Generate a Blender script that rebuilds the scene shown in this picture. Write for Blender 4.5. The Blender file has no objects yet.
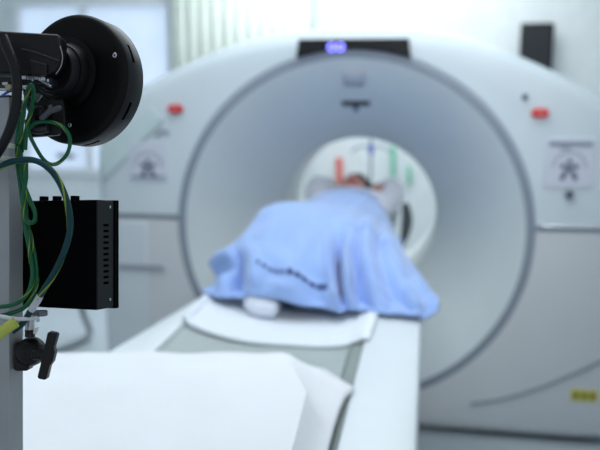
import bpy, bmesh, math, random
from mathutils import Vector, Matrix, noise
random.seed(4)
C = bpy.context.scene.collection
sc = bpy.context.scene
PI = math.pi

# ------------------------------------------------------------ camera, light, exposure
CAM = Vector((0, 0, 1.5))
FPX = 750.0
PITCH = math.atan(145/750)
YAW = math.atan(130/750*math.cos(PITCH))
FW = Vector((-math.sin(YAW)*math.cos(PITCH), math.cos(YAW)*math.cos(PITCH), -math.sin(PITCH)))
RT = Vector((math.cos(YAW), math.sin(YAW), 0))
UP = RT.cross(FW)
cd = bpy.data.cameras.new('camera'); cam = bpy.data.objects.new('camera', cd); C.objects.link(cam)
cd.sensor_width = 36; cd.lens = FPX/600*36; cd.clip_start = .02; cd.clip_end = 60
cam.matrix_world = Matrix(((RT.x, UP.x, -FW.x, CAM.x), (RT.y, UP.y, -FW.y, CAM.y), (RT.z, UP.z, -FW.z, CAM.z), (0, 0, 0, 1)))
cd.dof.use_dof = True; cd.dof.focus_distance = .81; cd.dof.aperture_fstop = 3.9
sc.camera = cam

w = bpy.data.worlds.new('world'); sc.world = w; w.use_nodes = True
w.node_tree.nodes['Background'].inputs[0].default_value = (.84, .92, 1, 1)
w.node_tree.nodes['Background'].inputs[1].default_value = .46

def area(name, loc, rot, sx, sy, power, col):
    d = bpy.data.lights.new(name, 'AREA'); d.shape = 'RECTANGLE'; d.size = sx; d.size_y = sy
    d.energy = power; d.color = col
    o = bpy.data.objects.new(name, d); C.objects.link(o); o.location = loc; o.rotation_euler = rot
    return o
COOL = (.93, .97, 1)
area('ceiling_light_near', (-.5, 1.3, 2.77), (0, 0, 0), 1.2, 1.2, 5, COOL)
area('ceiling_light_mid', (-.3, 2.6, 2.77), (0, 0, 0), 2.4, .6, 9, COOL)
area('ceiling_light_far', (-.4, 5.0, 2.77), (0, 0, 0), 2.4, 1.2, 34, (.96, 1, .98))
sp = area('added_bore_fill', (.75, -.7, 2.6), (0, 0, 0), .6, .6, 2.6, (.96, .98, 1))  # added fill lamp behind the camera, brightens funnel and sleeves
sp.rotation_euler = (V_ := Vector((-.30, 3.45, .95)) - sp.location).to_track_quat('-Z', 'Y').to_euler(); sp.data.spread = math.radians(34)
area('window_light', (-2.75, 5.86, 1.45), (-PI/2, 0, 0), 1.3, 1.5, 12, (.75, .87, 1))

vs = sc.view_settings
vs.view_transform = 'Standard'; vs.look = 'None'; vs.gamma = 1; vs.use_curve_mapping = False
vs.exposure = -.05

def at(px, py, Y):
    """the point at depth Y along the ray through a photograph pixel"""
    d = FW*FPX + RT*(px-300) + UP*(225-py)
    return CAM + d*(Y/d.y)

# ------------------------------------------------------------ helpers
def lin(c):
    return tuple((v/255/12.92 if v/255 <= .04045 else ((v/255+.055)/1.055)**2.4) for v in c) + (1,)
def mat(name, rgb, rough=.5, metal=0, var=.04, scale=8, bump=0, bscale=60, emit=0, spec=.5, sheen=0):
    m = bpy.data.materials.new(name); m.use_nodes = True
    nt = m.node_tree; b = nt.nodes['Principled BSDF']
    b.inputs['Roughness'].default_value = rough; b.inputs['Metallic'].default_value = metal
    b.inputs['Specular IOR Level'].default_value = spec
    if sheen: b.inputs['Sheen Weight'].default_value = sheen
    tc = nt.nodes.new('ShaderNodeTexCoord')
    n = nt.nodes.new('ShaderNodeTexNoise'); n.inputs['Scale'].default_value = scale; n.inputs['Detail'].default_value = 4
    nt.links.new(tc.outputs['Object'], n.inputs['Vector'])
    r = nt.nodes.new('ShaderNodeValToRGB')
    c = lin(rgb)
    r.color_ramp.elements[0].position = .3; r.color_ramp.elements[1].position = .7
    r.color_ramp.elements[0].color = tuple(v*(1-var) for v in c[:3]) + (1,)
    r.color_ramp.elements[1].color = tuple(min(1, v*(1+var)) for v in c[:3]) + (1,)
    nt.links.new(n.outputs['Fac'], r.inputs['Fac']); nt.links.new(r.outputs['Color'], b.inputs['Base Color'])
    if bump:
        n2 = nt.nodes.new('ShaderNodeTexNoise'); n2.inputs['Scale'].default_value = bscale; n2.inputs['Detail'].default_value = 3
        nt.links.new(tc.outputs['Object'], n2.inputs['Vector'])
        bp = nt.nodes.new('ShaderNodeBump'); bp.inputs['Strength'].default_value = bump; bp.inputs['Distance'].default_value = .003
        nt.links.new(n2.outputs['Fac'], bp.inputs['Height']); nt.links.new(bp.outputs['Normal'], b.inputs['Normal'])
    if emit:
        nt.links.new(r.outputs['Color'], b.inputs['Emission Color']); b.inputs['Emission Strength'].default_value = emit
    return m
def obj(name, bm, m, parent=None, smooth=True, frame=None, bevel=0):
    bmesh.ops.recalc_face_normals(bm, faces=bm.faces[:])
    me = bpy.data.meshes.new(name); bm.to_mesh(me); bm.free()
    if m: me.materials.append(m)
    if smooth:
        for p in me.polygons: p.use_smooth = True
    o = bpy.data.objects.new(name, me); C.objects.link(o)
    if smooth:
        me.set_sharp_from_angle(angle=R(40))
    if bevel:
        md = o.modifiers.new('bevel', 'BEVEL'); md.width = bevel; md.segments = 2; md.limit_method = 'ANGLE'; md.angle_limit = R(40)
    if frame is not None: o.matrix_world = frame
    if parent is not None:
        o.parent = parent; 
        if frame is None:
            o.matrix_parent_inverse = parent.matrix_world.inverted()
        else:
            o.matrix_world = Matrix.Identity(4); o.matrix_parent_inverse = Matrix.Identity(4)
    return o
def R(d): return d*PI/180
def BM(): return bmesh.new()
def thing(name, label, cat, loc=(0, 0, 0), group=None, m=None):
    o = bpy.data.objects.new(name, None); C.objects.link(o); o.empty_display_size = .05
    if m is not None: o.matrix_world = m
    else: o.matrix_world = Matrix.Translation(Vector(loc))
    o['label'] = label; o['category'] = cat
    if group: o['group'] = group
    return o
def tag(o, label, cat, group=None, kind=None):
    o['label'] = label; o['category'] = cat
    if group: o['group'] = group
    if kind: o['kind'] = kind
    return o
def struct(o): o['kind'] = 'structure'; return o

def box(bm, x0, x1, y0, y1, z0, z1, M=None):
    v = [bm.verts.new(Vector((x, y, z)) if M is None else M @ Vector((x, y, z))) for z in (z0, z1) for x, y in ((x0, y0), (x1, y0), (x1, y1), (x0, y1))]
    for f in ((3, 2, 1, 0), (4, 5, 6, 7), (0, 1, 5, 4), (1, 2, 6, 5), (2, 3, 7, 6), (3, 0, 4, 7)):
        bm.faces.new([v[i] for i in f])
def lathe(bm, prof, org, axis, n=64, cap0=False, cap1=False):
    """prof: list of (radius, distance along axis)"""
    a = Vector(axis).normalized(); t = Vector((0, 0, 1)) if abs(a.z) < .9 else Vector((1, 0, 0))
    u = a.cross(t).normalized(); v = a.cross(u); o = Vector(org); rings = []
    for r, d in prof:
        rings.append([bm.verts.new(o + a*d + (u*math.cos(2*PI*k/n) + v*math.sin(2*PI*k/n))*r) for k in range(n)])
    for A, B in zip(rings, rings[1:]):
        for k in range(n): bm.faces.new((A[k], A[(k+1) % n], B[(k+1) % n], B[k]))
    if cap0: bm.faces.new(rings[0][::-1])
    if cap1: bm.faces.new(rings[-1])
def cyl(bm, org, axis, r, d0, d1, n=24, bev=0):
    b = bev or min(r, abs(d1-d0))*.12
    lathe(bm, [(r-b, d0), (r, d0+b), (r, d1-b), (r-b, d1)], org, axis, n, True, True)
def spline(pts, sub=8):
    P = [Vector(p) for p in pts]; P = [P[0]*2-P[1]] + P + [P[-1]*2-P[-2]]; out = []
    for i in range(1, len(P)-2):
        for k in range(sub):
            t = k/sub; a, b, c, d = P[i-1:i+3]
            out.append(.5*((2*b) + (c-a)*t + (2*a-5*b+4*c-d)*t*t + (3*b-a-3*c+d)*t**3))
    out.append(P[-2]); return out
def tube(bm, pts, r, n=10, sub=8, caps=True):
    pts = spline(pts, sub); prev = None; rings = []
    up = Vector((.3, .2, 1)).normalized()
    for i, p in enumerate(pts):
        t = (pts[min(i+1, len(pts)-1)] - pts[max(i-1, 0)]).normalized()
        if prev is None: u = t.cross(up).normalized()
        else: u = (prev - t*prev.dot(t)).normalized()
        prev = u; v = t.cross(u)
        rr = r(i/(len(pts)-1)) if callable(r) else r
        rings.append([bm.verts.new(p + (u*math.cos(2*PI*k/n) + v*math.sin(2*PI*k/n))*rr) for k in range(n)])
    for A, B in zip(rings, rings[1:]):
        for k in range(n): bm.faces.new((A[k], A[(k+1) % n], B[(k+1) % n], B[k]))
    if caps: bm.faces.new(rings[0][::-1]); bm.faces.new(rings[-1])
def prism(bm, poly, y0, y1, M=None):
    """poly in x,z ; extruded along y"""
    T = (lambda v: v) if M is None else (lambda v: M @ v)
    A = [bm.verts.new(T(Vector((x, y0, z)))) for x, z in poly]; B = [bm.verts.new(T(Vector((x, y1, z)))) for x, z in poly]
    bm.faces.new(A); bm.faces.new(B[::-1])
    for k in range(len(poly)):
        j = (k+1) % len(poly); bm.faces.new((A[k], B[k], B[j], A[j]))
def grid(bm, rows):
    V = [[bm.verts.new(p) for p in r] for r in rows]
    for a, b in zip(V, V[1:]):
        for i in range(len(a)-1): bm.faces.new((a[i], a[i+1], b[i+1], b[i]))
    return V
def blob(bm, c, rx, ry, rz, n=16, M=None):
    m = Matrix.Translation(Vector(c)) @ Matrix.Diagonal((rx, ry, rz, 1))
    if M is not None: m = M @ m
    bmesh.ops.create_uvsphere(bm, u_segments=n, v_segments=n//2+2, radius=1, matrix=m)

# ------------------------------------------------------------ materials
M_wall = mat('wall_paint', (214, 226, 226), .7); M_back = mat('back_wall_paint', (220, 226, 230), .7)
M_ceil = mat('ceiling_paint', (240, 244, 244), .8); M_floor = mat('floor_vinyl', (168, 178, 184), .45, scale=3)
M_cover = mat('scanner_white_plastic', (204, 216, 222), .38, var=.015)
M_lower = mat('scanner_lower_plastic', (204, 209, 213), .42, var=.015)
M_funnel = mat('scanner_funnel_plastic', (201, 211, 214), .5, var=.015)
M_band = mat('scanner_seam_grey', (136, 147, 160), .5, var=.03)
M_bore = mat('bore_liner', (232, 239, 240), .35, var=.015)
M_side = mat('scanner_side_plastic', (205, 215, 222), .4, var=.015)
M_black = mat('black_gloss', (14, 16, 20), .25); M_slot = mat('slot_dark', (26, 30, 38), .6)
M_red = mat('red_button', (205, 38, 42), .35); M_redpale = mat('button_symbol', (232, 150, 150), .5)
M_paper = mat('paper_label', (203, 209, 222), .6, var=.02); M_ink = mat('grey_ink', (86, 94, 112), .6)
M_inkpale = mat('pale_ink', (140, 149, 166), .6)
M_chrome = mat('chrome_strip', (200, 206, 212), .25, .8)
M_rim = mat('table_white', (214, 222, 227), .4, var=.015); M_ins = mat('table_grey_panel', (164, 174, 174), .55, var=.02)
M_dkstrip = mat('table_grey_edge', (136, 146, 144), .6)
M_sheet = mat('white_sheet', (230, 234, 239), .8, var=.015, bump=.25, bscale=40, sheen=.2)
M_pad = mat('white_pad', (224, 231, 238), .75, var=.02, bump=.2, bscale=50)
M_blue = mat('blue_blanket_cloth', (146, 176, 228), .85, var=.05, scale=6, bump=.4, bscale=120, sheen=.3)
M_navy = mat('navy_print_and_fold_shade', (40, 56, 118), .8, var=.2)  # ink of the writing, also the painted shade in the blanket fold
M_skin = mat('skin', (204, 146, 136), .5, var=.06); M_hair = mat('dark_hair', (44, 32, 30), .5, var=.3, scale=60)
M_sleeve = mat('white_sleeve_cloth', (236, 240, 250), .85, bump=.3, bscale=50)
M_sock = mat('white_sock', (226, 232, 244), .85)
M_anod = mat('black_anodised', (5, 5, 7), .42, 0, var=.1, scale=40, spec=.18)
M_anod2 = mat('black_anodised_side', (24, 26, 31), .45, 0, var=.06, scale=40, spec=.3)
M_box = mat('black_box_paint', (3, 3, 5), .75, var=.1, scale=60, spec=.06)
M_matt = mat('matt_black', (1, 1, 2), .9, spec=.02)
M_rubber = mat('black_rubber', (15, 16, 20), .45, spec=.35)
M_dgrey = mat('dark_grey_plastic', (40, 43, 51), .4, var=.1)
M_alu = mat('aluminium_anodised', (168, 173, 178), .5, .2, var=.05, scale=30)
M_steel = mat('steel', (186, 192, 200), .25, .95, var=.06, scale=60)
M_green = mat('green_wire', (6, 98, 64), .4, var=.12, scale=90, spec=.4)
M_yellow = mat('yellow_stripe', (140, 166, 56), .5)
M_teal = mat('teal_wire', (4, 66, 72), .45, var=.12, scale=90, spec=.3)
M_tie = mat('white_tie', (236, 242, 232), .45); M_ysleeve = mat('yellow_sleeve', (196, 208, 96), .5)
M_whitecable = mat('white_cable', (222, 228, 234), .4); M_bluew = mat('blue_wire', (44, 80, 190), .4)
M_glow = mat('blue_led', (120, 120, 255), .4, emit=3.5)
M_glass = mat('window_bright', (206, 220, 240), .1, emit=.55)
M_curt = mat('pale_green_curtain', (218, 226, 220), .85); M_curt2 = mat('white_curtain', (226, 232, 226), .85)
M_warn = mat('yellow_warning', (206, 196, 84), .5); M_lamp = mat('lamp_panel', (240, 248, 255), .5, emit=3)
M_frame = mat('window_frame', (226, 230, 236), .5); M_tgreen = mat('mint_plastic', (120, 200, 170), .5)
M_redc = mat('red_plastic', (222, 116, 106), .5); M_grey = mat('grey_plastic', (120, 130, 138), .5)

# ------------------------------------------------------------ room
def slab(name, x0, x1, y0, y1, z0, z1, m):
    b = BM(); box(b, x0, x1, y0, y1, z0, z1); return struct(obj(name, b, m, smooth=False))
slab('floor', -3.7, 2.9, -1.2, 6.1, -.1, 0, M_floor)
slab('ceiling', -3.7, 2.9, -1.2, 6.1, 2.8, 2.9, M_ceil)
b = BM()
for a in ((-3.7, -3.45, 0, 2.8), (-2.05, 2.9, 0, 2.8), (-3.45, -2.05, 0, .7), (-3.45, -2.05, 2.15, 2.8)):
    box(b, a[0], a[1], 6.0, 6.1, a[2], a[3])
struct(obj('wall_back', b, M_back, smooth=False))
slab('wall_left', -3.8, -3.7, -1.2, 6.1, 0, 2.8, M_wall)
slab('wall_right', 2.9, 3.0, 2.0, 6.1, 0, 2.8, M_wall)
slab('baseboard_back', -3.7, 2.9, 5.985, 6.0, 0, .1, M_grey)
win = struct(thing('window_1', 'w', 'window', (-2.75, 6.0, .7)))
del win['label'], win['category']
b = BM()
for a in ((-3.45, -3.39, .7, 2.15), (-2.11, -2.05, .7, 2.15), (-3.39, -2.11, .7, .76), (-3.39, -2.11, 2.09, 2.15), (-2.86, -2.80, .76, 2.09)):
    box(b, a[0], a[1], 5.97, 6.06, a[2], a[3])
obj('window_frame', b, M_frame, win, smooth=False)
b = BM(); box(b, -3.39, -2.11, 6.03, 6.04, .76, 2.09); obj('window_pane', b, M_glass, win, smooth=False)
b = BM(); p = at(66, 156, 5.95); box(b, p.x-.075, p.x+.075, 5.93, 5.97, p.z-.02, p.z+.02)
obj('window_handle', b, M_grey, win, smooth=False)

def ceiling_lamp(x, y, sx, sy, label):
    t = thing('ceiling_light', label, 'ceiling light', (x, y, 2.8))
    b = BM()
    for a in ((-sx/2-.03, sx/2+.03, -sy/2-.03, -sy/2), (-sx/2-.03, sx/2+.03, sy/2, sy/2+.03), (-sx/2-.03, -sx/2, -sy/2, sy/2), (sx/2, sx/2+.03, -sy/2, sy/2)):
        box(b, x+a[0], x+a[1], y+a[2], y+a[3], 2.775, 2.8)
    obj('lamp_frame', b, M_frame, t, smooth=False)
    b = BM(); box(b, x-sx/2, x+sx/2, y-sy/2, y+sy/2, 2.785, 2.795); obj('diffuser', b, M_lamp, t, smooth=False)
ceiling_lamp(-.3, 2.6, 2.4, .6, 'long ceiling light panel above the scanner front')
ceiling_lamp(-.4, 5.0, 2.4, 1.2, 'wide ceiling light panel behind the scanner')
ceiling_lamp(-.5, 1.3, 1.2, 1.2, 'square ceiling light panel over the patient table')

# curtain seen above the scanner's left shoulder
b = BM(); rows = []
for z in (.9, 2.6):
    rows.append([Vector((-2.03 + 1.1*k/80, 5.88+.03*math.sin(k*.9), z)) for k in range(81)])
grid(b, rows)
o = obj('curtain', b, M_curt); o.modifiers.new('solid', 'SOLIDIFY').thickness = .006
tag(o, 'pale green pleated curtain behind the left shoulder of the scanner', 'curtain')
# black monitor on the back wall, right
p0 = at(519, 62, 5.9); p1 = at(552, 62, 5.9)
t = thing('wall_monitor', 'black monitor mounted behind the right shoulder of the scanner', 'monitor', (p0.x+.13, 5.95, p0.z+.15))
b = BM(); box(b, p0.x, p1.x, 5.88, 5.93, p0.z-.13, p0.z+.28); obj('casing', b, M_black, t, bevel=.01)
b = BM(); box(b, p0.x+.02, p1.x-.02, 5.876, 5.881, p0.z-.11, p0.z+.26); obj('screen', b, M_slot, t, smooth=False)
b = BM(); box(b, p0.x+.07, p1.x-.07, 5.93, 6.0, p0.z, p0.z+.14); obj('bracket', b, M_grey, t, smooth=False)

# things seen through the bore
def wall_item(name, px, py0, py1, wid, m, label, cat, Y=5.985):
    a = at(px, py0, Y); c = at(px, py1, Y)
    b = BM(); tube(b, [(a.x, Y-.012, a.z), (a.x+.006, Y-.02, (a.z+c.z)/2), (c.x, Y-.012, c.z)], wid, n=12)
    return tag(obj(name, b, m), label, cat)
wall_item('red_tube', 339, 158, 186, .028, M_redc, 'red tube hanging on the wall seen through the bore', 'tube')
wall_item('green_tube', 393, 146, 176, .018, M_tgreen, 'longer mint green tube hung on the wall seen through the bore', 'tube')
wall_item('green_tube', 409, 166, 184, .016, M_tgreen, 'short mint green tube on the wall at the right inside the bore', 'tube')
p = at(371, 149, 5.5)
t = thing('drip_stand', 'thin drip stand with a blue clamp seen through the bore', 'drip stand', (p.x, 5.5, 0))
b = BM(); tube(b, [(p.x, 5.5, .04), (p.x, 5.5, 1.0), (p.x, 5.5, p.z+.09)], .009, sub=2); obj('pole', b, M_grey, t)
b = BM(); box(b, p.x-.02, p.x+.02, 5.47, 5.53, p.z-.03, p.z+.03); obj('clamp', b, mat('blue_clamp', (84, 104, 190), .5), t, bevel=.005)
b = BM(); tube(b, [(p.x-.14, 5.5, p.z-.03), (p.x-.11, 5.5, p.z+.005), (p.x, 5.5, p.z+.025), (p.x+.11, 5.5, p.z+.005), (p.x+.14, 5.5, p.z-.03)], .007); obj('hook_bar', b, M_grey, t)
for k in range(5):
    a = k*2*PI/5; b = BM(); tube(b, [(p.x, 5.5, .07), (p.x+.15*math.cos(a), 5.5+.15*math.sin(a), .05), (p.x+.3*math.cos(a), 5.5+.3*math.sin(a), .02)], .012); obj('leg', b, M_grey, t)

# ------------------------------------------------------------ CT scanner gantry
GX, GZ, GY = -.31, .877, 3.05
gan = thing('ct_scanner', 'large white ring-shaped scanner with the patient entering its round bore', 'scanner', (GX, 3.5, 0))
half = [(0, .83), (.3, .812), (.6, .735), (.88, .61), (.98, .545), (1.06, .46), (1.11, .35), (1.12, .2), (1.12, -.2), (1.12, -.55), (1.12, -.80), (1.08, -.85), (.6, -.86), (0, -.86)]
hs = [(p.x, p.y) for p in spline([(x, z, 0) for x, z in half], 10)]
def rho(th):
    c, s = abs(math.cos(th)), math.sin(th)
    best = 1.2
    for (x0, z0), (x1, z1) in zip(hs, hs[1:]):
        dx, dz = x1-x0, z1-z0; det = -c*dz + s*dx
        if abs(det) < 1e-9: continue
        r = (-x0*dz + z0*dx)/det; u = (c*z0 - s*x0)/det
        if -1e-6 <= u <= 1+1e-6 and r > 0: return r
    return best
def cover(name, a0, a1, m, n=120):
    b = BM(); rows = []
    for k in range(n+1):
        th = R(a0 + (a1-a0)*k/n); Rr = rho(th); c, s = math.cos(th), math.sin(th)
        prof = [(.742, .05), (.742, .008), (.75, 0), (.75+(Rr-.07-.75)*.5, 0), (Rr-.07, 0), (Rr-.042, .005), (Rr-.02, .02), (Rr-.005, .045), (Rr, .075), (Rr, .5), (Rr, .85), (Rr-.04, .93), (.6, .93)]
        rows.append([Vector((GX + c*min(max(r, .6), 9), GY+d, GZ + s*r)) for r, d in prof])
    grid(b, rows)
    return obj(name, b, m, gan)
cover('upper_cover', 3.0, 177.0, M_cover)
cover('lower_cover', -182.2, 2.2, M_lower)
b = BM(); lathe(b, [(.748, .012), (.742, .002), (.726, -.003), (.711, .002), (.706, .012), (.698, .035)], (GX, GY, GZ), (0, 1, 0), 128); obj('ring_seam', b, M_band, gan)
fp = [(.709, .004), (.695, .012), (.62, .075), (.54, .165), (.47, .26), (.42, .335), (.39, .385), (.372, .41), (.365, .43)]
b = BM(); lathe(b, fp, (GX, GY, GZ), (0, 1, 0), 128); obj('funnel', b, M_funnel, gan)
b = BM(); lathe(b, [(.365, .43), (.36, .46), (.36, .93), (.37, .98), (.45, 1.02), (.62, .94)], (GX, GY, GZ), (0, 1, 0), 128); obj('bore_liner', b, M_bore, gan)
def fun(px, py):
    """ray meets funnel surface"""
    best = None
    for k in range(400):
        Y = GY + .43*k/399; q = at(px, py, Y); r = math.hypot(q.x-GX, q.z-GZ)
        for (r0, d0), (r1, d1) in zip(fp, fp[1:]):
            if d0 <= Y-GY <= d1:
                rr = r0+(r1-r0)*(Y-GY-d0)/(d1-d0)
                if best is None or abs(rr-r) < best[0]: best = (abs(rr-r), q)
    return best[1]
# seams at mid height
for sgn in (-1, 1):
    b = BM(); x0, x1 = sorted((GX+sgn*.745, GX+sgn*1.075)); th = .045
    z = GZ + .041
    prism(b, [(x0, z-.011), (x1, z-.009), (x1, z+.012), (x0, z+.010)], GY-.002, GY+.03)
    obj('side_seam', b, mat('side_seam_grey', (118, 130, 142), .5), gan, bevel=.002)
b = BM(); a = at(541, 226.5, GY-.004); c = at(610, 228.5, GY-.004); tube(b, [(a.x, GY, GZ+.052), (.5*(a.x+c.x), GY, GZ+.053), (c.x, GY, GZ+.052)], .0065); obj('chrome_trim', b, M_chrome, gan)
# lighter side panel and handle recess at left
b = BM(); prism(b, [(-1.40, .10), (-1.215, .10), (-1.195, .895), (-1.40, .895)], GY-.006, GY+.01); obj('side_panel', b, M_side, gan, bevel=.004)
a = at(119, 265, GY); c = at(166, 268, GY)
b = BM(); prism(b, [(a.x, a.z-.018), (c.x-.02, c.z-.012), (c.x, c.z), (c.x-.02, c.z+.014), (a.x, a.z+.01)], GY-.012, GY+.01); obj('grip_recess', b, mat('grip_grey', (150, 160, 170), .5), gan, bevel=.003)
# swoop seam lower right
b = BM(); pts = [at(x, y, GY) for x, y in ((470, 404), (501, 399), (535, 389), (570, 375), (600, 361), (630, 345))]
tube(b, pts, .009); obj('curved_seam', b, mat('seam_pale', (140, 152, 160), .5), gan)
# warning sticker
a = at(571, 389, GY); c = at(597, 402, GY)
b = BM(); box(b, a.x, c.x, GY-.003, GY+.002, c.z, a.z); st = obj('warning_sticker', b, M_warn, gan, smooth=False); st['label'] = 'small yellow warning sticker'
b = BM()
for k in range(3): box(b, a.x+.01+.032*k, a.x+.032+.032*k, GY-.0045, GY-.003, c.z+.01, a.z-.012)
obj('sticker_print', b, mat('olive_ink', (132, 132, 60), .6), st, smooth=False)
# display at the top of the ring
a = at(296, 57, GY-.02); c = at(411, 57, GY-.02)
arc = []
for k in range(17):
    x = a.x + (c.x-a.x)*k/16; arc.append((x, GZ + math.sqrt(.742**2-(x-GX)**2)+.002))
b = BM(); prism(b, arc + [(c.x-.01, 1.66), (a.x+.01, 1.66)], GY-.02, GY+.02); dsp = obj('display_panel', b, M_black, gan, bevel=.003); dsp['label'] = 'black display strip at the top of the ring'
q = at(336, 47, GY-.02)
for k in (-1, 1):
    b = BM(); lathe(b, [(.009, 0), (.016, 0), (.016, .004), (.009, .004), (.009, 0)], (q.x+k*.0175, GY-.0245, q.z), (0, 1, 0), 24); obj('display_digit', b, M_glow, dsp)
# emergency stop buttons
for px, py in ((176, 109), (540, 113)):
    q = at(px, py, GY)
    b = BM(); rr = .026; pl = [(q.x+s*.009+rr*.95*math.cos(t)*1.0, q.z+rr*.72*math.sin(t)) for s, rng in ((1, range(-90, 91, 15)), (-1, range(90, 271, 15))) for t in [R(u) for u in rng]]
    prism(b, pl, GY-.016, GY+.004); st = obj('stop_button', b, M_red, gan, bevel=.004)
    b = BM(); box(b, q.x-.011, q.x+.011, GY-.018, GY-.0155, q.z-.004, q.z+.004); obj('button_mark', b, M_redpale, st, smooth=False)
q = at(525, 97, GY); b = BM(); cyl(b, (q.x, GY-.008, q.z), (0, 1, 0), .012, 0, .012); obj('indicator_stud', b, M_ink, gan)
# diagrams with the positioning keypad
def diagram(px0, px1, py0, py1, right):
    a = at(px0, py0, GY-.004); c = at(px1, py1, GY-.004); cx = (a.x+c.x)/2
    H = a.z-c.z; Wd = c.x-a.x
    b = BM(); box(b, a.x, c.x, GY-.006, GY+.003, c.z, a.z); s = obj('control_panel', b, M_paper, gan, bevel=.002)
    b = BM(); z = a.z-.5*H; y0, y1 = GY-.0085, GY-.006
    def disc(x, zz, r): cyl(b, (x, y0, zz), (0, 1, 0), r, 0, y1-y0, 14)
    cen = (cx, z-.02)
    disc(cx, z-.02, .013)
    for k in range(5):
        th = R(90+72*k); disc(cx+.026*math.cos(th), z-.02+.026*math.sin(th), .010)
    for k in (-1, 1): disc(cx+k*.024, z-.058, .010)
    obj('keypad_symbols', b, M_ink, s)
    b = BM()
    for k in range(11):
        th = R(10+16*k); disc(cx+.062*math.cos(th), z-.02+.062*math.sin(th), .0055)
    obj('symbol_arc', b, M_inkpale, s)
    b = BM()
    if right:
        box(b, a.x+.01, c.x-.01, y0, y1, a.z-.03, a.z-.012); box(b, a.x+.05, a.x+.09, y0, y1, a.z-.042, a.z-.034)
        obj('header_bar', b, M_inkpale, s, smooth=False)
        b = BM(); q = at(569, 194, GY); cyl(b, (q.x, GY-.03, q.z), (0, 1, 0), .016, 0, .035, bev=.004); obj('control_knob', b, M_ink, s)
    else:
        box(b, a.x+.01, c.x-.01, y0, y1, c.z+.012, c.z+.022); obj('footer_line', b, M_inkpale, s, smooth=False)
        b = BM(); q = at(163, 133, GY); tube(b, [(q.x-.03, GY-.005, q.z-.012), (q.x-.005, GY-.005, q.z+.008), (q.x+.03, GY-.005, q.z+.004)], .006); obj('strap_clip', b, M_inkpale, gan)
diagram(128, 168, 143, 181, False)
diagram(547, 592, 138, 188, True)
# pale diagonal trim at far left of the upper cover
b = BM(); P4 = [at(x, y, GY) for x, y in ((98, 152), (150, 106), (163, 118), (106, 178))]
prism(b, [(v.x, v.z) for v in P4], GY-.004, GY+.003); obj('diagonal_plate', b, mat('plate_pale', (196, 214, 216), .45), gan, bevel=.002)
b = BM(); tube(b, [at(103, 181, GY-.003), at(135, 149, GY-.003), at(163, 122, GY-.003)], .004, n=8); obj('plate_edge', b, mat('plate_edge_grey', (176, 190, 196), .5), gan)
# funnel details: laser slot and embossed icon
def funpatch(name, x0, x1, y0, y1, m, off=.006, parent=None, n=10, rnd=0):
    b = BM(); rows = []
    for j in range(4):
        r = []
        for i in range(n+1):
            u, v = i/n, j/3
            if rnd: 
                hw = 1-rnd*abs(2*v-1)**2; u = .5+(u-.5)*hw
            q = fun(x0+(x1-x0)*u, y0+(y1-y0)*v); d = (CAM-q).normalized(); r.append(q + Vector((0, -off, 0)))
        rows.append(r)
    grid(b, rows); o = obj(name, b, m, parent or gan); s = o.modifiers.new('s', 'SOLIDIFY'); s.thickness = .004; s.offset = 0; return o
sl = funpatch('laser_slot', 342, 370, 101.5, 105.5, M_slot)
funpatch('slot_tab', 353.5, 358.5, 105.5, 111, M_ink, parent=gan, n=3)
ic = funpatch('embossed_icon', 343, 366, 69, 86, mat('emboss', (184, 190, 198), .5), rnd=.15)
# feet/base of the gantry
b = BM(); box(b, GX-1.0, GX+1.0, GY+.1, GY+.85, 0, .05); obj('base_plinth', b, M_grey, gan, bevel=.01)

# grey floor cable at the left of the scanner
b = BM(); tube(b, [at(84, 262, 4.0), at(80, 288, 4.0), at(83, 312, 4.0), at(90, 332, 3.95), (at(80, 347, 3.85).x, 3.85, .018), (at(58, 356, 3.7).x, 3.7, .018), (at(20, 362, 3.5).x, 3.5, .018)], .02)
tag(obj('grey_hose', b, M_grey), 'grey hose curving down beside the left edge of the scanner', 'hose')
# dark low cabinet in the far left
# ------------------------------------------------------------ patient table
tab = thing('patient_table', 'white patient table with a grey inset panel running into the scanner', 'table', (-.35, 2.0, 0))
def xl(y):
    k = [(.85, -.96), (1.2, -.885), (1.637, -.757), (2.13, -.676), (2.5, -.662), (3.3, -.655)]
    for (a, u), (c, v) in zip(k, k[1:]):
        if y <= c: return u + (v-u)*max(0, (y-a))/(c-a)
    return k[-1][1]
ys = [.85, .87, 1.0, 1.2, 1.4, 1.637, 1.85, 2.13, 2.28]
b = BM()
grid(b, [[Vector(v) for v in ((xl(y)+.03, y, .76), (xl(y)+.006, y, .79), (xl(y), y, .835), (xl(y)+.006, y, .847), (xl(y)+.018, y, .852), (-.650, y, .856), (-.640, y, .852), (-.640, y, .76), (xl(y)+.03, y, .76))] for y in ys])
obj('left_rail', b, M_rim, tab)
b = BM()
grid(b, [[Vector(v) for v in ((-.142, y, .76), (-.142, y, .854), (-.135, y, .858), (-.02, y, .852), (-.006, y, .847), (0, y, .835), (-.006, y, .79), (-.03, y, .76), (-.142, y, .76))] for y in ys])
obj('right_rail', b, M_rim, tab)
def dip(x):  # height of the cradle
    u = (x+.392)/.248
    return .812 + .036*min(1, abs(u))**2.4
b = BM()
xs = [-.640+.496*k/24 for k in range(25)]
V = grid(b, [[Vector((x, y, dip(x))) for x in xs] for y in (.86, 1.4, 2.0, 2.6, 3.2, 3.9)])
o = obj('cradle', b, M_ins, tab); s = o.modifiers.new('s', 'SOLIDIFY'); s.thickness = .02; s.offset = 1 if False else -1
b = BM(); grid(b, [[Vector((x, y, dip(x)+.0035)) for x in (-.178, -.165, -.152, -.144)] for y in (.87, 1.5, 2.2, 2.28)])
o = obj('cradle_edge_strip', b, M_dkstrip, tab); o.modifiers.new('s', 'SOLIDIFY').thickness = .002
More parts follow.
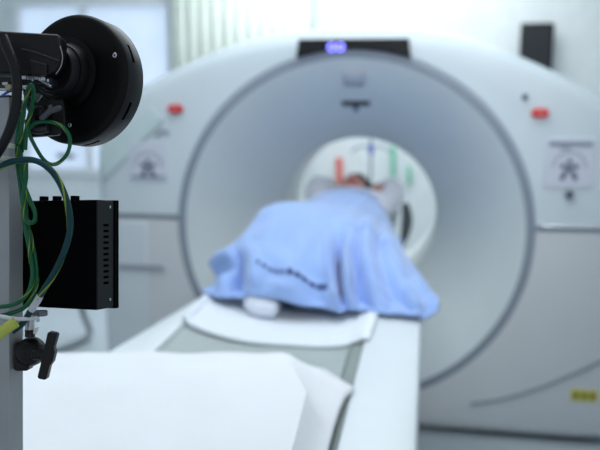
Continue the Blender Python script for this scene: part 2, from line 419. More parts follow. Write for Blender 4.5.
b = BM(); box(b, -.64, -.03, .88, 2.27, .70, .775); box(b, -.56, -.22, 2.2, 3.0, .71, .79); obj('table_frame', b, M_rim, tab, bevel=.01)
b = BM(); box(b, -.60, -.14, 1.35, 2.55, .22, .70); obj('pedestal', b, M_lower, tab, bevel=.03)
b = BM(); box(b, -.66, -.08, 1.2, 2.7, 0, .22); obj('table_base', b, M_lower, tab, bevel=.03)

# folded white pad under the feet
def padpt(u, v):
    fr = spline([(-.645, 1.885, 0), (-.62, 1.86, 0), (-.47, 1.835, 0), (-.33, 1.83, 0), (-.21, 1.80, 0), (-.128, 1.785, 0)], 8)
    t = u*(len(fr)-1); i0 = min(int(t), len(fr)-2); q = fr[i0].lerp(fr[i0+1], t-i0)
    x = q.x + (.022*v if u > .9 else 0); y = q.y + v*.72
    z = dip(min(max(x, -.64), -.144)) + .003
    if x < -.63: z = .857
    if x > -.15: z = .858
    z = z*.7 + .3*(.862) if u < .12 or u > .88 else z
    return Vector((x - .0*v, y, z + .002*math.sin(7*u+5*v)))
b = BM(); grid(b, [[padpt(i/40, j/16) for i in range(41)] for j in range(17)])
o = obj('folded_pad', b, M_pad); s = o.modifiers.new('s', 'SOLIDIFY'); s.thickness = .009; s.offset = 1
md = o.modifiers.new('b', 'BEVEL'); md.width = .004; md.segments = 2
tag(o, 'thin white folded pad lying across the table under the feet', 'pad')

# white sheet heaped over the near end of the table
rowsW = []
def shz(x, y): return .93 + -.003 + .006*noise.noise(Vector((x*5, y*5, 0))) + .006*noise.noise(Vector((x*9+y*6, y*16-x*4, 3))) 
SK = .17
spec = [(1.525, -.30, -.25, .858), (1.497, -.280, -.20, .893), (1.475, -.274, -.135, .864), (1.43, -.262, -.150, .862), (1.36, -.24, -.155, .862), (1.286, -.21, -.157, .862), (1.2, -.205, -.157, .862), (1.1, -.20, -.157, .862), (.95, -.20, -.157, .862), (.86, -.20, -.157, .862), (.825, -.20, -.157, .80), (.82, -.20, -.157, .62)]
for i, (y, xr, xe, ze) in enumerate(spec):
    row = []
    zt = .858 if i == 0 else None
    for k in range(46):
        x = -1.0 + (xr+1.0)*k/45
        z = shz(x, y)
        if k < 8:   # hangs over the left edge
            x = -.955 - .035*(1-(k/7)); z = z-.0 if k == 7 else z - (7-k)*.045
        if i == 0: z = min(z, .86)
        if i == 1: z -= .004
        if i == 10: z = min(z, .895)
        if i == 11: z = min(z, .66)
        row.append(Vector((x, y + SK*(x+.276)*max(0, min(1, (y-.9)/.5)), z)))
    zr = row[-1].z
    for k in range(1, 11):
        u = k/10; x = xr + (xe-xr)*u
        z = zr + (ze-zr)*u - .008*math.sin(PI*u)
        row.append(Vector((x, y, z)))
    rowsW.append(row)
b = BM()
# densify along y
cols = list(zip(*rowsW)); dense = [spline(c, 5) if k < 45 else [c[i].lerp(c[i+1], t/5) for i in range(len(c)-1) for t in range(5)]+[c[-1]] for k, c in enumerate(cols)]
grid(b, [list(r) for r in zip(*dense)])
o = obj('white_sheet', b, M_sheet); s = o.modifiers.new('s', 'SOLIDIFY'); s.thickness = .004; s.offset = 1
tag(o, 'white sheet heaped over the near end of the patient table', 'sheet')

# ------------------------------------------------------------ patient
pat = thing('person', 'person lying on the table under a blue blanket, arms raised behind the head', 'person', at(340, 230, 2.9))
LIFT = .010
def skin(name, joints, edges, m, parent, sub=2, root=0):
    me = bpy.data.meshes.new(name); me.from_pydata([tuple(j[0]) for j in joints], edges, [])
    o = bpy.data.objects.new(name, me); C.objects.link(o); me.materials.append(m)
    o.modifiers.new('skin', 'SKIN').use_smooth_shade = True
    me.skin_vertices[0].data[root].use_root = True
    for k, j in enumerate(joints):
        rx = j[1] if isinstance(j[1], tuple) else (j[1], j[1]); me.skin_vertices[0].data[k].radius = rx
    sd = o.modifiers.new('sub', 'SUBSURF'); sd.levels = sub; sd.render_levels = sub
    o.parent = parent; o.matrix_parent_inverse = parent.matrix_world.inverted()
    return o
V3 = Vector
J = [(V3((-.37, 2.95, .935)), .095), (V3((-.365, 3.15, .935)), .085), (V3((-.36, 3.35, .935)), .09), (V3((-.358, 3.47, .93)), .08), (V3((-.356, 3.57, .945)), .045),
     (V3((-.355, 3.66, 0.937)), .072), (V3((-.355, 3.75, 0.937)), .072),
     (V3((-.47, 2.9, .925)), .075), (V3((-.52, 2.55, .985)), .055), (V3((-.50, 2.24, .90)), .034), (V3((-.49, 2.13, .868)), .032), (V3((-.497, 2.105, .866)), .026), (V3((-.485, 2.09, .864)), .02),
     (V3((-.27, 2.9, .925)), .075), (V3((-.27, 2.55, .93)), .05), (V3((-.30, 2.30, .884)), .030), (V3((-.30, 2.24, .876)), .026), (V3((-.30, 2.20, .885)), .024), (V3((-.30, 2.18, .892)), .02),
     (V3((-.50, 3.5, .93)), .045), (V3((-.545, 3.72, .985)), .038), (V3((-.46, 3.88, .95)), .028), (V3((-.42, 3.90, .93)), .026),
     (V3((-.245, 3.5, .93)), .05), (V3((-.165, 3.72, .985)), .038), (V3((-.235, 3.88, .955)), .028), (V3((-.285, 3.90, .93)), .026)]
E_ = [(0, 1), (1, 2), (2, 3), (3, 4), (4, 5), (5, 6), (0, 7), (7, 8), (8, 9), (9, 10), (10, 11), (11, 12), (0, 13), (13, 14), (14, 15), (15, 16), (16, 17), (17, 18), (3, 19), (19, 20), (20, 21), (21, 22), (3, 23), (23, 24), (24, 25), (25, 26)]
body = skin('body', J, E_, M_skin, pat)
# fingers interlaced behind the head
for s, hx, hp in ((1, -.42, 22), (-1, -.285, 26)):
    for k in range(5):
        L = (.05, .062, .068, .062, .045)[k]
        base = V3((hx, 3.885+.012*k, .925)); b = BM()
        dirx = s*.9
        if k == 0: pts = [base, base+V3((s*.012, -.02, .012)), base+V3((s*.022, -.034, .016))]
        else: pts = [base, base+V3((dirx*L*.5, 0, -.006)), base+V3((dirx*L*.95, 0, -.022))]
        tube(b, pts, lambda t: .0085-.002*t, n=8, sub=5); f = obj('finger', b, M_skin, pat)
# face, ears and hair on the head
b = BM(); blob(b, (-.362, 3.70, 0.942), .076, .098, .094, 24)
blob(b, (-.355, 3.645, 1.030), .010, .017, .016, 12)       # nose
obj('face', b, M_skin, pat)
for s in (-1, 1):
    b = BM(); blob(b, (-.355+s*.028, 3.685, 1.020), .011, .006, .006, 10); obj('eye', b, M_hair, pat)
b = BM(); blob(b, (-.355, 3.618, 1.013), .022, .006, .006, 10); obj('mouth', b, mat('lips', (170, 80, 84), .5), pat)
for s in (-1, 1):
    b = BM(); blob(b, (-.355+s*.077, 3.705, 0.947), .008, .02, .028, 12); obj('ear', b, M_skin, pat)
b = BM(); blob(b, (-.352, 3.755, 0.949), .084, .080, .090, 24); blob(b, (-.272, 3.72, .920), .05, .06, .05, 16); blob(b, (-.305, 3.70, .93), .05, .07, .07, 16)
for v in b.verts:
    v.co += V3((1, 1, 1))*.006*noise.noise(v.co*40)
obj('hair', b, M_hair, pat)
# white sleeves / shirt
sl = [(V3((-.36, 3.40, .935)), .098), (V3((-.36, 3.52, .93)), .085), (V3((-.505, 3.50, .925)), .07), (V3((-.535, 3.62, .955)), .07), (V3((-.54, 3.73, .975)), .06), (V3((-.485, 3.85, .958)), .042),
      (V3((-.215, 3.46, .905)), .078), (V3((-.18, 3.58, .92)), .075), (V3((-.165, 3.71, .97)), .066), (V3((-.205, 3.83, .96)), .044)]
skin('shirt', sl, [(0, 1), (1, 2), (2, 3), (3, 4), (4, 5), (1, 6), (6, 7), (7, 8), (8, 9)], M_sleeve, pat)
# socks
for k, (a_, b_, c_, d_) in enumerate(((J[9], J[10], (V3((-.495, 2.05, .856)), .020), (V3((-.405, 2.04, .852)), .018)), (J[15], J[16], J[17], J[18]))):
    g = .014
    skin('sock', [(a_[0], a_[1]+g), (b_[0], b_[1]+g+.006), (c_[0], c_[1]+g), (d_[0], d_[1]+g)], [(0, 1), (1, 2), (2, 3)], M_sock, pat)

# head cushion
b = BM(); blob(b, (-.36, 3.74, .840), .12, .13, .024, 24); o = obj('head_cushion', b, M_dgrey); tag(o, 'dark cushion under the head of the patient inside the bore', 'cushion')
# dark arm rest beside the right shoulder
b = BM(); pts = [at(405, 203, 3.62), at(407, 218, 3.6), at(405, 234, 3.55), at(401, 246, 3.5)]
tube(b, pts, lambda t: .014+.012*math.sin(PI*min(1, t*1.1+.05)), n=14)
o = obj('arm_support', b, mat('arm_support_grey', (66, 74, 80), .6)); tag(o, 'narrow dark grey arm support on the table beside the raised right sleeve', 'arm support')

# blue blanket
BR = [
 [(202, 303, 2.10), (217, 304, 2.07), (238, 296, 2.05), (264, 298, 2.03), (294, 304, 2.02), (320, 313, 2.01), (342, 321, 1.985), (356, 315, 2.0), (385, 320, 1.985), (415, 321, 1.985), (436, 312, 2.03)],
 [(209, 294, 2.15), (224, 287, 2.13), (242, 282, 2.08), (268, 285, 2.05), (297, 291, 2.04), (324, 299, 2.04), (340, 303, 2.03), (352, 299, 2.04), (382, 304, 2.04), (412, 307, 2.04), (439, 302, 2.09)],
 [(217, 281, 2.21), (233, 270, 2.18), (246, 262, 2.13), (270, 264, 2.11), (298, 270, 2.10), (323, 276, 2.10), (338, 282, 2.11), (351, 276, 2.10), (379, 282, 2.11), (408, 289, 2.12), (433, 292, 2.16)],
 [(210, 262, 2.24), (225, 253, 2.21), (243, 245, 2.22), (268, 244, 2.20), (297, 248, 2.19), (321, 252, 2.19), (337, 258, 2.21), (351, 254, 2.19), (376, 260, 2.2), (402, 268, 2.22), (423, 280, 2.27)],
 [(226, 257, 2.40), (237, 243, 2.37), (252, 230, 2.35), (271, 222, 2.34), (298, 225, 2.33), (321, 229, 2.33), (340, 234, 2.34), (356, 234, 2.34), (377, 241, 2.35), (398, 252, 2.37), (415, 270, 2.4)],
 [(237, 254, 2.58), (250, 229, 2.56), (261, 212, 2.54), (274, 203.5, 2.53), (298, 205, 2.52), (322, 210, 2.52), (344, 216, 2.52), (361, 221, 2.52), (379, 229, 2.53), (395, 240, 2.55), (409, 260, 2.58)],
 [(262, 240, 2.83), (274, 220, 2.82), (288, 209, 2.81), (304, 205, 2.80), (322, 204, 2.80), (338, 206, 2.80), (353, 210, 2.80), (366, 216, 2.80), (379, 224, 2.81), (391, 236, 2.82), (402, 254, 2.84)],
 [(290, 232, 3.07), (298, 213, 3.06), (310, 201, 3.05), (324, 197, 3.05), (341, 196.5, 3.05), (355, 199, 3.05), (367, 204, 3.05), (377, 211, 3.05), (386, 220, 3.05), (394, 233, 3.06), (400, 249, 3.07)],
 [(301, 223, 3.30), (309, 206, 3.29), (319, 195, 3.28), (331, 191, 3.28), (346, 190, 3.28), (358, 191.5, 3.28), (369, 195, 3.28), (377, 201, 3.28), (384, 210, 3.29), (390, 222, 3.29), (396, 239, 3.30)],
 [(308, 216, 3.44), (315, 201, 3.44), (324, 192.5, 3.44), (336, 189.5, 3.44), (349, 188.5, 3.44), (359, 189.5, 3.44), (368, 192, 3.44), (375, 197, 3.44), (381, 206, 3.44), (387, 217, 3.44), (392, 232, 3.44)],
 [(312, 213, 3.56), (318, 202, 3.56), (327, 195, 3.57), (338, 191.5, 3.58), (349, 191, 3.58), (358, 191.5, 3.58), (366, 194, 3.57), (373, 198, 3.56), (379, 206, 3.55), (384, 216, 3.54), (388, 228, 3.53)],
]
pts = [[at(*q) for q in r] for r in BR]
pts = [spline(r, 12) for r in pts]
pts = [list(r) for r in zip(*[spline(c, 12) for c in zip(*pts)])]
NR, NC = len(pts), len(pts[0])
for j, r in enumerate(pts):
    for i, q in enumerate(r):
        u, v = i/(NC-1), j/(NR-1)
        a = max(0, 1-v*1.1)
        d = a*(.008*math.sin(u*46+2.2*math.sin(v*9)) + .016*noise.noise(V3((u*9, v*5, 1)))) + .006*noise.noise(V3((u*16, v*12, 5)))
        # creases running down from the knees
        fan = max(0, min(1, (u-.54)/.06))*max(0, 1-v/.55)
        d += .030*fan*(abs(math.sin(PI*((u-.54)*(1+.25*v)*11+.6*noise.noise(V3((u*3, v*7, 2))))))**.7-.6)
        d += .022*max(0, 1-v/.45)*noise.noise(V3((u*13+v*6, v*11-u*4, 7)))
        d += -.03*math.exp(-((v-.15-.25*u)/.02)**2)*max(0, 1-u/.2)
        d += .022*math.exp(-((v-.55+.15*u)/.018)**2)*math.exp(-((u-.75)/.14)**2)
        for (u0, wd, am, v1) in ((.575, .030, .05, .40), (.635, .024, -.09, .44), (.695, .026, .055, .46), (.75, .020, -.055, .48), (.80, .026, .035, .6), (.855, .026, -.045, .7), (.10, .045, .055, .36), (.19, .028, -.085, .34), (.25, .03, .03, .36), (.46, .04, -.014, .3), (.91, .026, .03, .5), (.955, .022, -.03, .4), (.36, .05, .016, .3)):
            uu = u0 - .10*(v) 
            d += am*math.exp(-((u-uu)/wd)**2)*max(0, 1-v/v1)**.6 if v < v1 else 0
        r[i] = q + V3((0, -.45, .85))*d*min(1, .35+v*9)
for r in pts:
    for q in r:
        if -.97 < q.x < -.005 and q.z < .873 and q.y < 3.0: q.z = .873
b = BM(); grid(b, pts)
bl = obj('blue_blanket', b, M_blue); s = bl.modifiers.new('s', 'SOLIDIFY'); s.thickness = .008; s.offset = 0
tag(bl, 'light blue blanket with dark printed writing draped over the patient', 'blanket')
def surf(u, v):
    i = u*(NC-1); j = v*(NR-1); i0, j0 = min(int(i), NC-2), min(int(j), NR-2); fi, fj = i-i0, j-j0
    return (pts[j0][i0]*(1-fi)+pts[j0][i0+1]*fi)*(1-fj) + (pts[j0+1][i0]*(1-fi)+pts[j0+1][i0+1]*fi)*fj
def patch(b, u0, v0, u1, v1, n=3):
    r = []
    for j in range(n+1):
        r.append([surf(u0+(u1-u0)*i/n, v0+(v1-v0)*j/n) + V3((0, -.004, .006)) for i in range(n+1)])
    grid(b, r)
# printed characters (an arc of dark marks)
random.seed(11)
uu = .25
b = BM()
for k in range(11):
    big = k > 4; w_ = .020 if big else .016
    vc = .178 - .0035*k
    h_ = .02 if big else .011
    for st in range(3 if big else 2):
        vv = vc + h_*(st/2-.5); x0_ = uu + w_*random.uniform(0, .25)
        patch(b, x0_, vv, uu+w_*random.uniform(.75, 1), vv+.0065, 4)
    for st in range(3 if big else 1):
        x_ = uu + w_*(.12+.34*st) ; patch(b, x_, vc-h_*.5*random.uniform(.5, 1), x_+.007, vc+h_*.65*random.uniform(.5, 1), 4)
    uu += w_+.0065
o = obj('printed_writing', b, M_navy, bl); o.modifiers.new('s', 'SOLIDIFY').thickness = .002
b = BM(); rr = []  # navy patch along the blanket fold, its deep shade put in as colour
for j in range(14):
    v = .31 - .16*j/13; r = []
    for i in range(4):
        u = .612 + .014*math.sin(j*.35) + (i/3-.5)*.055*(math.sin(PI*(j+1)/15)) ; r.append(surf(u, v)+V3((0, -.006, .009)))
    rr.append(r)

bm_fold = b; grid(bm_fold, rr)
o = obj('fold_shade_patch', bm_fold, M_navy, bl); o.modifiers.new('s', 'SOLIDIFY').thickness = .002

# ------------------------------------------------------------ tilted equipment rig in the foreground
RIG = Matrix(((RT.x, FW.x, UP.x, 0), (RT.y, FW.y, UP.y, 0), (RT.z, FW.z, UP.z, 0), (0, 0, 0, 1)))
RIG.translation = CAM + FW*.8
def loc(px, py, d=0):
    D = .8+d; return V3(((px-300)/750*D, d, (225-py)/750*D))
def W(px, py, d=0): return RIG @ loc(px, py, d)
def frame(px, py, d=0): return RIG @ Matrix.Translation(loc(px, py, d)) @ Matrix.Rotation(R(-22), 4, 'Z')
AX = (RIG.to_3x3() @ Matrix.Rotation(R(-22), 3, 'Z') @ V3((0, 1, 0)))
EX = (RIG.to_3x3() @ Matrix.Rotation(R(-22), 3, 'Z') @ V3((1, 0, 0)))

# post
Fp = frame(9, 225)
post = thing('equipment_post', 'grey aluminium post at the left edge carrying the cables', 'post', Fp @ V3((-.02, .01, -1.37)))
b = BM(); box(b, -.045, 0, 0, .0212, -1.355, .1365, Fp); obj('profile', b, M_alu, post, bevel=.0008)
b = BM(); box(b, -.0445, -.0005, .0005, .019, .1366, .139, Fp); obj('end_cap', b, M_dgrey, post, smooth=False)
b = BM(); box(b, -.12, .08, -.05, .07, -1.372, -1.352, Fp); obj('base_plate', b, M_dgrey, post, bevel=.002)
b = BM(); box(b, -.0275, -.0175, -.0006, .0002, -1.3, .13, Fp); obj('face_groove', b, M_slot, post, smooth=False)

# black enclosure
Fb = frame(97, 310.2)
bx = thing('control_box', 'black metal control box with a column of vent slots', 'control box', Fb @ V3((-.05, .018, 0)))
H_ = .1178
b = BM(); box(b, -.125, -.0008, 0, .036, 0, H_, Fb); obj('body', b, M_box, bx, bevel=.0006)
b = BM(); box(b, -.001, .0005, .0004, .0285, .0006, H_-.0006, Fb); obj('side_plate', b, M_anod2, bx, bevel=.0003)
b = BM(); box(b, -.125, .0018, .029, .0365, -.0012, H_+.0004, Fb); obj('rear_cover', b, M_box, bx, bevel=.0005)
for k in range(11):
    b = BM(); z = .0268 + k*.00625
    pl = [(.0105, z), (.0195, z), (.0195, z+.0022), (.0105, z+.0022)]
    box(b, .0004, .0008, .0105, .0195, z, z+.0026, Fb); obj('vent_slot', b, M_matt, bx, bevel=.0003)
for z in (.0095, .1105):
    b = BM(); cyl(b, Fb @ V3((.0004, .0215, z)), EX, .0016, 0, .0011, 14); s = obj('screw', b, M_steel, bx)
    b = BM(); box(b, .0014, .00162, .0205, .0225, z-.0002, z+.0002, Fb); obj('screw_slot', b, M_slot, s, smooth=False)
for px in (33, 48, 68):
    x = (px-97)*.00107/math.cos(R(22))*1.05
    b = BM(); box(b, x-.0032, x+.0032, .004, .012, H_-.0005, H_+.005, Fb); obj('top_tab', b, M_box, bx, bevel=.0004)

# big round black drum
DD = .018
cdr = RIG @ loc(72, 79, DD); rD = .0705
dr = thing('round_camera_housing', 'large round black drum with slotted rim and small steel screws', 'camera housing', cdr)
b = BM(); lathe(b, [(0.001, .0), (rD-.010, 0), (rD-.006, -.0006), (rD-.0035, 0.0), (rD-.0012, .001), (rD, .0025), (rD, .0315), (rD-.002, .034), (.001, .034)], cdr, AX, 128); obj('drum', b, M_anod, dr)
b = BM(); lathe(b, [(rD+.00015, .0035), (rD+.0005, .004), (rD+.0005, .0305), (rD+.00015, .031)], cdr, AX, 128); obj('rim_band', b, M_anod2, dr)
zl = UP
for ang in (21, -31, -78):
    b = BM(); rows = []
    for k in range(13):
        th = R(ang-8.5+k*17/12); rd = EX*math.cos(th) + zl*math.sin(th)
        rows.append([cdr + rd*(rD+e) + AX*d for e, d in ((.0003, .0135), (.0009, .0137), (.0009, .0168), (.0003, .017))])
    grid(b, rows); obj('rim_slot', b, M_matt, dr)
def face(px, py, off=0):
    d = (W(px, py) - CAM).normalized(); t = (cdr-CAM).dot(AX)/d.dot(AX); return CAM + d*t - AX*off
for px, py, r in ((115, 55.5, .0029), (70, 125, .0027), (60.5, 108, .0024)):
    q = face(px, py)
    b = BM(); lathe(b, [(.0009, -.0006), (.0014, -.0012), (r*.75, -.0013), (r, -.0008), (r, .0)], q, AX, 20); s = obj('screw', b, M_steel, dr)
    b = BM(); cyl(b, q, AX, .0012, -.0010, -.0004, 6); obj('hex_socket', b, M_black, s)
b = BM(); hc = cdr - AX*0 + zl*.006 - EX*.006
lathe(b, [(.040, .0), (.0395, -.003), (.033, -.0045), (.031, -.012), (.0295, -.014), (.027, -.0145)], hc, AX, 96); obj('hub_step', b, M_anod, dr)
b = BM(); lathe(b, [(.028, -.012), (.027, -.022), (.0255, -.0245), (.0235, -.0245), (.022, -.022), (.001, -.021)], hc, AX, 96); obj('hub_ring', b, M_anod2, dr)

# dark bracket head above the post with terminals
br = thing('mounting_bracket', 'dark angular mounting bracket with small metal terminals above the post', 'bracket', W(28, 80, -.02))
def lp(px, py): q = loc(px, py, -.03); return (q.x, q.z)
b = BM(); prism(b, [lp(*p) for p in ((-12, 30), (58, 34), (61, 50), (61, 62), (56, 70), (46, 76), (30, 74), (16, 73), (-12, 73))], -.03, -.002, RIG); obj('housing', b, M_dgrey if False else M_rubber, br, bevel=.002)
b = BM(); prism(b, [lp(*p) for p in ((31, 60), (48, 65), (48, 76), (33, 76))], -.034, -.01, RIG); obj('block', b, M_rubber, br, bevel=.0012)
b = BM(); tube(b, [W(22, 49, -.032), W(40, 54, -.032), (W(59, 61, -.032))], .0011, n=8); obj('edge_rib', b, M_dgrey, br)
b = BM(); tube(b, [W(60, 46, -.031), W(62.5, 56, -.031), W(61, 66, -.031), W(56, 74, -.03)], .0005, n=8); obj('bright_rim', b, M_alu, br)
b = BM(); prism(b, [lp(*p) for p in ((-10, 76), (50, 76), (50, 83), (-10, 84))], -.024, -.005, RIG); obj('terminal_rail', b, M_slot, br, bevel=.0006)
for px, py, w_, h_ in ((23, 77, 5, 4), (28, 77.5, 4, 4), (35, 76.5, 4, 5.5), (42, 78.5, 5, 5.5), (24, 86, 5, 3), (4, 83, 6, 3), (14, 80, 3, 3), (19, 78, 3, 4), (31.5, 78, 2, 6), (38.5, 78, 2, 5), (12, 86, 4, 4), (30, 84, 4, 2.5), (20, 83, 3, 3), (47, 80, 2.5, 4), (17, 88, 5, 2)):
    b = BM(); prism(b, [lp(px-w_/2, py-h_/2), lp(px+w_/2, py-h_/2), lp(px+w_/2, py+h_/2), lp(px-w_/2, py+h_/2)], -.028, -.02, RIG)
    obj('terminal', b, M_steel, br, bevel=.0006)
b = BM(); cyl(b, W(8, 87, -.032), FW, .0035, 0, .012, 6); obj('hex_nut', b, mat('brass', (170, 160, 130), .35, .8), br)
b = BM(); tube(b, [W(-6, 89, -.026), W(6, 89.5, -.026), W(20, 89, -.026)], .0016, n=8); obj('steel_rod', b, M_steel, br)
b = BM(); tube(b, [W(40, 80, -.026), W(46, 83, -.028), W(51.5, 87, -.03)], lambda t: .0013+.0004*t, n=10); obj('lever_pin', b, M_steel, br)
b = BM(); prism(b, [lp(*p) for p in ((34, 91), (39, 94), (34, 101), (29, 98))], -.02, -.017, RIG); obj('metal_tab', b, M_steel, br, bevel=.0003)
b = BM(); prism(b, [lp(*p) for p in ((19, 92), (56, 96), (58, 120), (50, 132), (21, 134))], -.006, .004, RIG); obj('clamp_arm', b, M_rubber, br, bevel=.0015)

def rounded_bar(b, p0, p1, r):
    tube(b, [p0, p0.lerp(p1, .5), p1], r, n=14, sub=4)
    for p in (p0, p1):
        bmesh.ops.create_uvsphere(b, u_segments=14, v_segments=8, radius=r if not callable(r) else r(0), matrix=Matrix.Translation(p))
t = thing('clamp_knob', 'upper black clamp knob with a grey lever below the bracket', 'clamp knob', W(48, 113, -.03))
b = BM(); q = W(40, 113, -.014); cyl(b, q, RT*.9-UP*.1-FW*.4, .0075, -.006, .008, 24, .002); obj('clamp_body', b, M_rubber, t)
b = BM(); rounded_bar(b, W(42, 118, -.026), W(50, 111, -.026), .0030); rounded_bar(b, W(50, 111, -.026), W(59, 108, -.026), .0030); rounded_bar(b, W(50, 111, -.026), W(50.5, 107, -.026), .0026); obj('lever', b, mat('lever_grey', (74, 79, 89), .4), t)
b = BM(); tube(b, [W(30, 127, -.012), W(38, 130, -.012), W(48, 128, -.012)], .0045, n=14); obj('clamp_base', b, M_dgrey, t)

# lower T knob
t = thing('clamp_knob', 'lower black T-handled clamp knob on the side of the post', 'clamp knob', W(40, 355, 0))
b = BM(); q = W(30, 352, .008)
lathe(b, [(.001, -.014), (.008, -.013), (.0135, -.008), (.0155, 0), (.0155, .008), (.012, .012), (.001, .013)], q, (FW*1 + UP*.0), 36); obj('clamp_body', b, M_rubber, t)
b = BM(); q = W(21, 350, .008); box(b, -.006, .010, -.010, .010, -.018, .012, RIG @ Matrix.Translation(loc(22, 353, .010))); obj('clamp_jaw', b, M_rubber, t, bevel=.003)
b = BM(); cyl(b, W(33, 354.5, -.008), RT*.97+UP*.02-FW*.12, .0058, 0, .016, 28, .0012); obj('stem', b, M_rubber, t)
b = BM()
Fk = RIG @ Matrix.Translation(loc(48.5, 355, -.010)) @ Matrix.Rotation(R(12.5), 4, 'Y')
pl = [(x*1.15, z) for x, z in [(-.0045, -.024), (-.003, -.0255), (.0025, -.0255), (.004, -.024), (.0042, -.010), (.0062, -.005), (.0062, .005), (.0042, .010), (.0048, .023), (.0035, .025), (-.003, .025), (-.0042, .0235), (-.0042, .008), (-.0058, .003), (-.0058, -.003), (-.0042, -.008)]]
prism(b, pl, -.005, .005, Fk); obj('t_handle', b, M_rubber, t, bevel=.0014)
b = BM()
q = W(30, 337, .002); lathe(b, [(.0052, 0), (.0052, .008), (.0048, .0085)], q, UP, 24, True, True); obj('collar', b, M_black, t)
b = BM(); cyl(b, W(30, 330, -.002), UP, .0047, 0, .0125, 24); obj('steel_stud', b, M_steel, t)
b = BM(); n_ = 36; q = W(40, 316, -.001)
rows = []
for r, z in ((.001, 0), (.0072, 0), (.0078, .0006), (.0078, .0052), (.0072, .0058), (.001, .0058)):
    rows.append([q + UP*z + (RT*math.cos(2*PI*k/n_) + FW*math.sin(2*PI*k/n_))*(r*(1-.07*(k % 2)) if r > .005 else r) for k in range(n_+1)])
grid(b, rows); obj('knurled_wheel', b, mat('knurl_steel', (110, 116, 126), .35, .7), t)
b = BM(); prism(b, [(q_.x, q_.z) for q_ in (loc(36, 328), loc(41, 326), loc(38, 333), loc(35, 333))], -.006, -.005, RIG); obj('clear_washer', b, M_tie, t)

# cables
def wire(name, label, pts, r, m, cat='cable', stripe=None, group=None, sub=10, pitch=.05):
    P_ = [W(*p) for p in pts]; b = BM(); tube(b, P_, r, n=12, sub=sub); o = obj(name, b, m); tag(o, label, cat, group)
    if stripe:
        sp = spline(P_, sub); s = 0; run = []; prev = None; u = None; strips = BM()
        up = V3((.3, .2, 1)).normalized()
        for i, p in enumerate(sp):
            t_ = (sp[min(i+1, len(sp)-1)] - sp[max(i-1, 0)]).normalized()
            u = t_.cross(up).normalized() if u is None else (u - t_*u.dot(t_)).normalized()
            if i: s += (p-sp[i-1]).length
            a = 2*PI*s/pitch; v = t_.cross(u)
            run.append([p + (u*math.cos(a+e) + v*math.sin(a+e))*(r*1.05) for e in (-.26, -.09, .09, .26)])
        grid(strips, run); so = obj('yellow_stripe', strips, M_yellow, o); md = so.modifiers.new('s', 'SOLIDIFY'); md.thickness = r*.1
    return o
wire('black_cable', 'thick black cable curving down in front of the grey post', [(2, 36, -.05), (8, 50, -.05), (14.5, 66, -.05), (17, 84, -.05), (16, 104, -.048), (11, 126, -.045), (3, 144, -.04), (-10, 162, -.03), (-30, 175, -.01)], .0050, M_rubber)
wire('green_wire', 'green and yellow wire curled in an open loop below the round drum', [(22, 152, -.012), (23, 140, -.016), (27, 130, -.018), (36, 123, -.02), (50, 122, -.02), (63, 127, -.02), (70, 139, -.02), (67, 154, -.02), (56, 164, -.02), (45, 161, -.02), (36, 148, -.02), (29, 133, -.021), (26, 120, -.018)], .0020, M_green, stripe=1)
wire('green_wire', 'green and yellow wire making a small bend among the terminals at the top', [(25, 150, -.022), (27, 126, -.022), (32, 106, -.024), (34, 92, -.03), (31.5, 85, -.034), (28, 90, -.034), (25, 104, -.03), (22, 124, -.026), (19, 144, -.022)], .0022, M_green, stripe=1)
wire('green_wire', 'green and yellow wire ending in a narrow hairpin left of the black box', [(19, 146, -.018), (21, 166, -.018), (24, 184, -.018), (30, 200, -.018), (35, 213, -.018), (34, 221, -.018), (28, 222, -.018), (24.5, 214, -.019), (23, 198, -.02), (26, 178, -.02), (26, 158, -.02)], .0022, M_green, stripe=1)
wire('green_wire', 'inner of two green wires running down the post and out at left', [(21, 112, -.012), (17, 140, -.014), (18, 166, -.014), (22, 198, -.014), (25, 226, -.014), (30, 252, -.014), (32.5, 274, -.016), (29, 291, -.02), (19, 302, -.024), (4, 306.5, -.026), (-12, 306, -.026)], .0023, M_green, stripe=1)
wire('green_wire', 'outer of two green wires running down the post and out at left', [(24, 112, -.008), (20, 140, -.009), (22, 166, -.009), (25, 198, -.009), (28, 226, -.009), (34, 252, -.009), (36.5, 275, -.012), (34, 293, -.017), (25, 307, -.02), (8, 314, -.024), (-12, 318, -.024)], .0023, M_green, stripe=1)
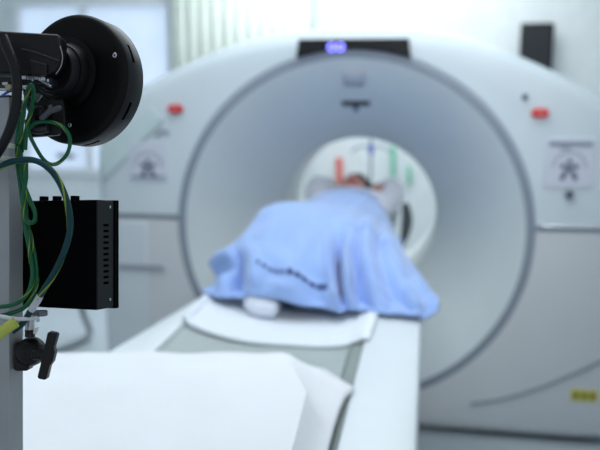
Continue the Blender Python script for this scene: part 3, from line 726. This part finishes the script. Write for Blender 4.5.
tw = wire('teal_cable', 'thick teal cable arching over in front of the black box', [(-14, 174, -.03), (-2, 168, -.03), (10, 162, -.03), (24, 159.5, -.032), (39, 162, -.034), (53, 173, -.036), (63, 190, -.038), (69, 210, -.038), (70, 230, -.038), (64, 252, -.036), (54, 273, -.032), (43, 291, -.028), (33, 307, -.022), (24, 322, -.02), (12, 332, -.024)], .0032, M_teal, stripe=1, pitch=.11)
b = BM(); tube(b, [W(40, 296, -.0275), W(36, 303, -.0245), W(31, 310.5, -.0225)], .0037, n=14); obj('label_sleeve', b, mat('sleeve_white', (206, 212, 222), .5), tw)
b = BM(); 
for k in range(4):
    f = k/3; p_ = W(38.5-5.6*f, 299-9*f, -.0265-.0 - .0+.003*f) - FW*.0036
    tube(b, [p_, p_+RT*.0009+UP*.0006, p_+RT*.0016+UP*.001], .0004, n=6, sub=2)
obj('sleeve_print', b, M_ink, tw)
b = BM(); tube(b, [W(16, 322, -.03), W(7, 328, -.031), W(-6, 338, -.03)], .0058, n=16); tag(obj('yellow_sleeve', b, M_ysleeve), 'yellow plastic sleeve around wires at the lower left edge', 'cable sleeve')
wire('white_cable', 'white cable running level from the left edge to the steel stud', [(-12, 314, -.03), (4, 317, -.03), (18, 319, -.026), (30, 318.5, -.02), (36, 318, -.012), (38, 320, -.006)], .0022, M_whitecable)
wire('blue_wire', 'short blue wire emerging at the top of the post', [(2, 96, -.024), (7, 92.5, -.026), (12, 91, -.022), (18, 94, -.01)], .0013, M_bluew)
def tie(label, py, x1, m=M_tie):
    b = BM()
    for a in ((-.048, x1, -.027, -.0245), (x1-.002, x1, -.027, .0)): box(b, a[0], a[1], a[2], a[3], -.0024, .0024, frame(9, py))
    t_ = tag(obj('cable_tie', b, m, bevel=.0006), label, 'cable tie')
    b = BM(); box(b, x1-.006, x1+.001, -.029, -.024, -.0034, .0034, frame(9, py)); obj('tie_head', b, m, t_, bevel=.0006)
tie('upper white cable tie strapped across the post and wires', 148, .018)
tie('lower white cable tie strapped across the post and wires', 160, .010)
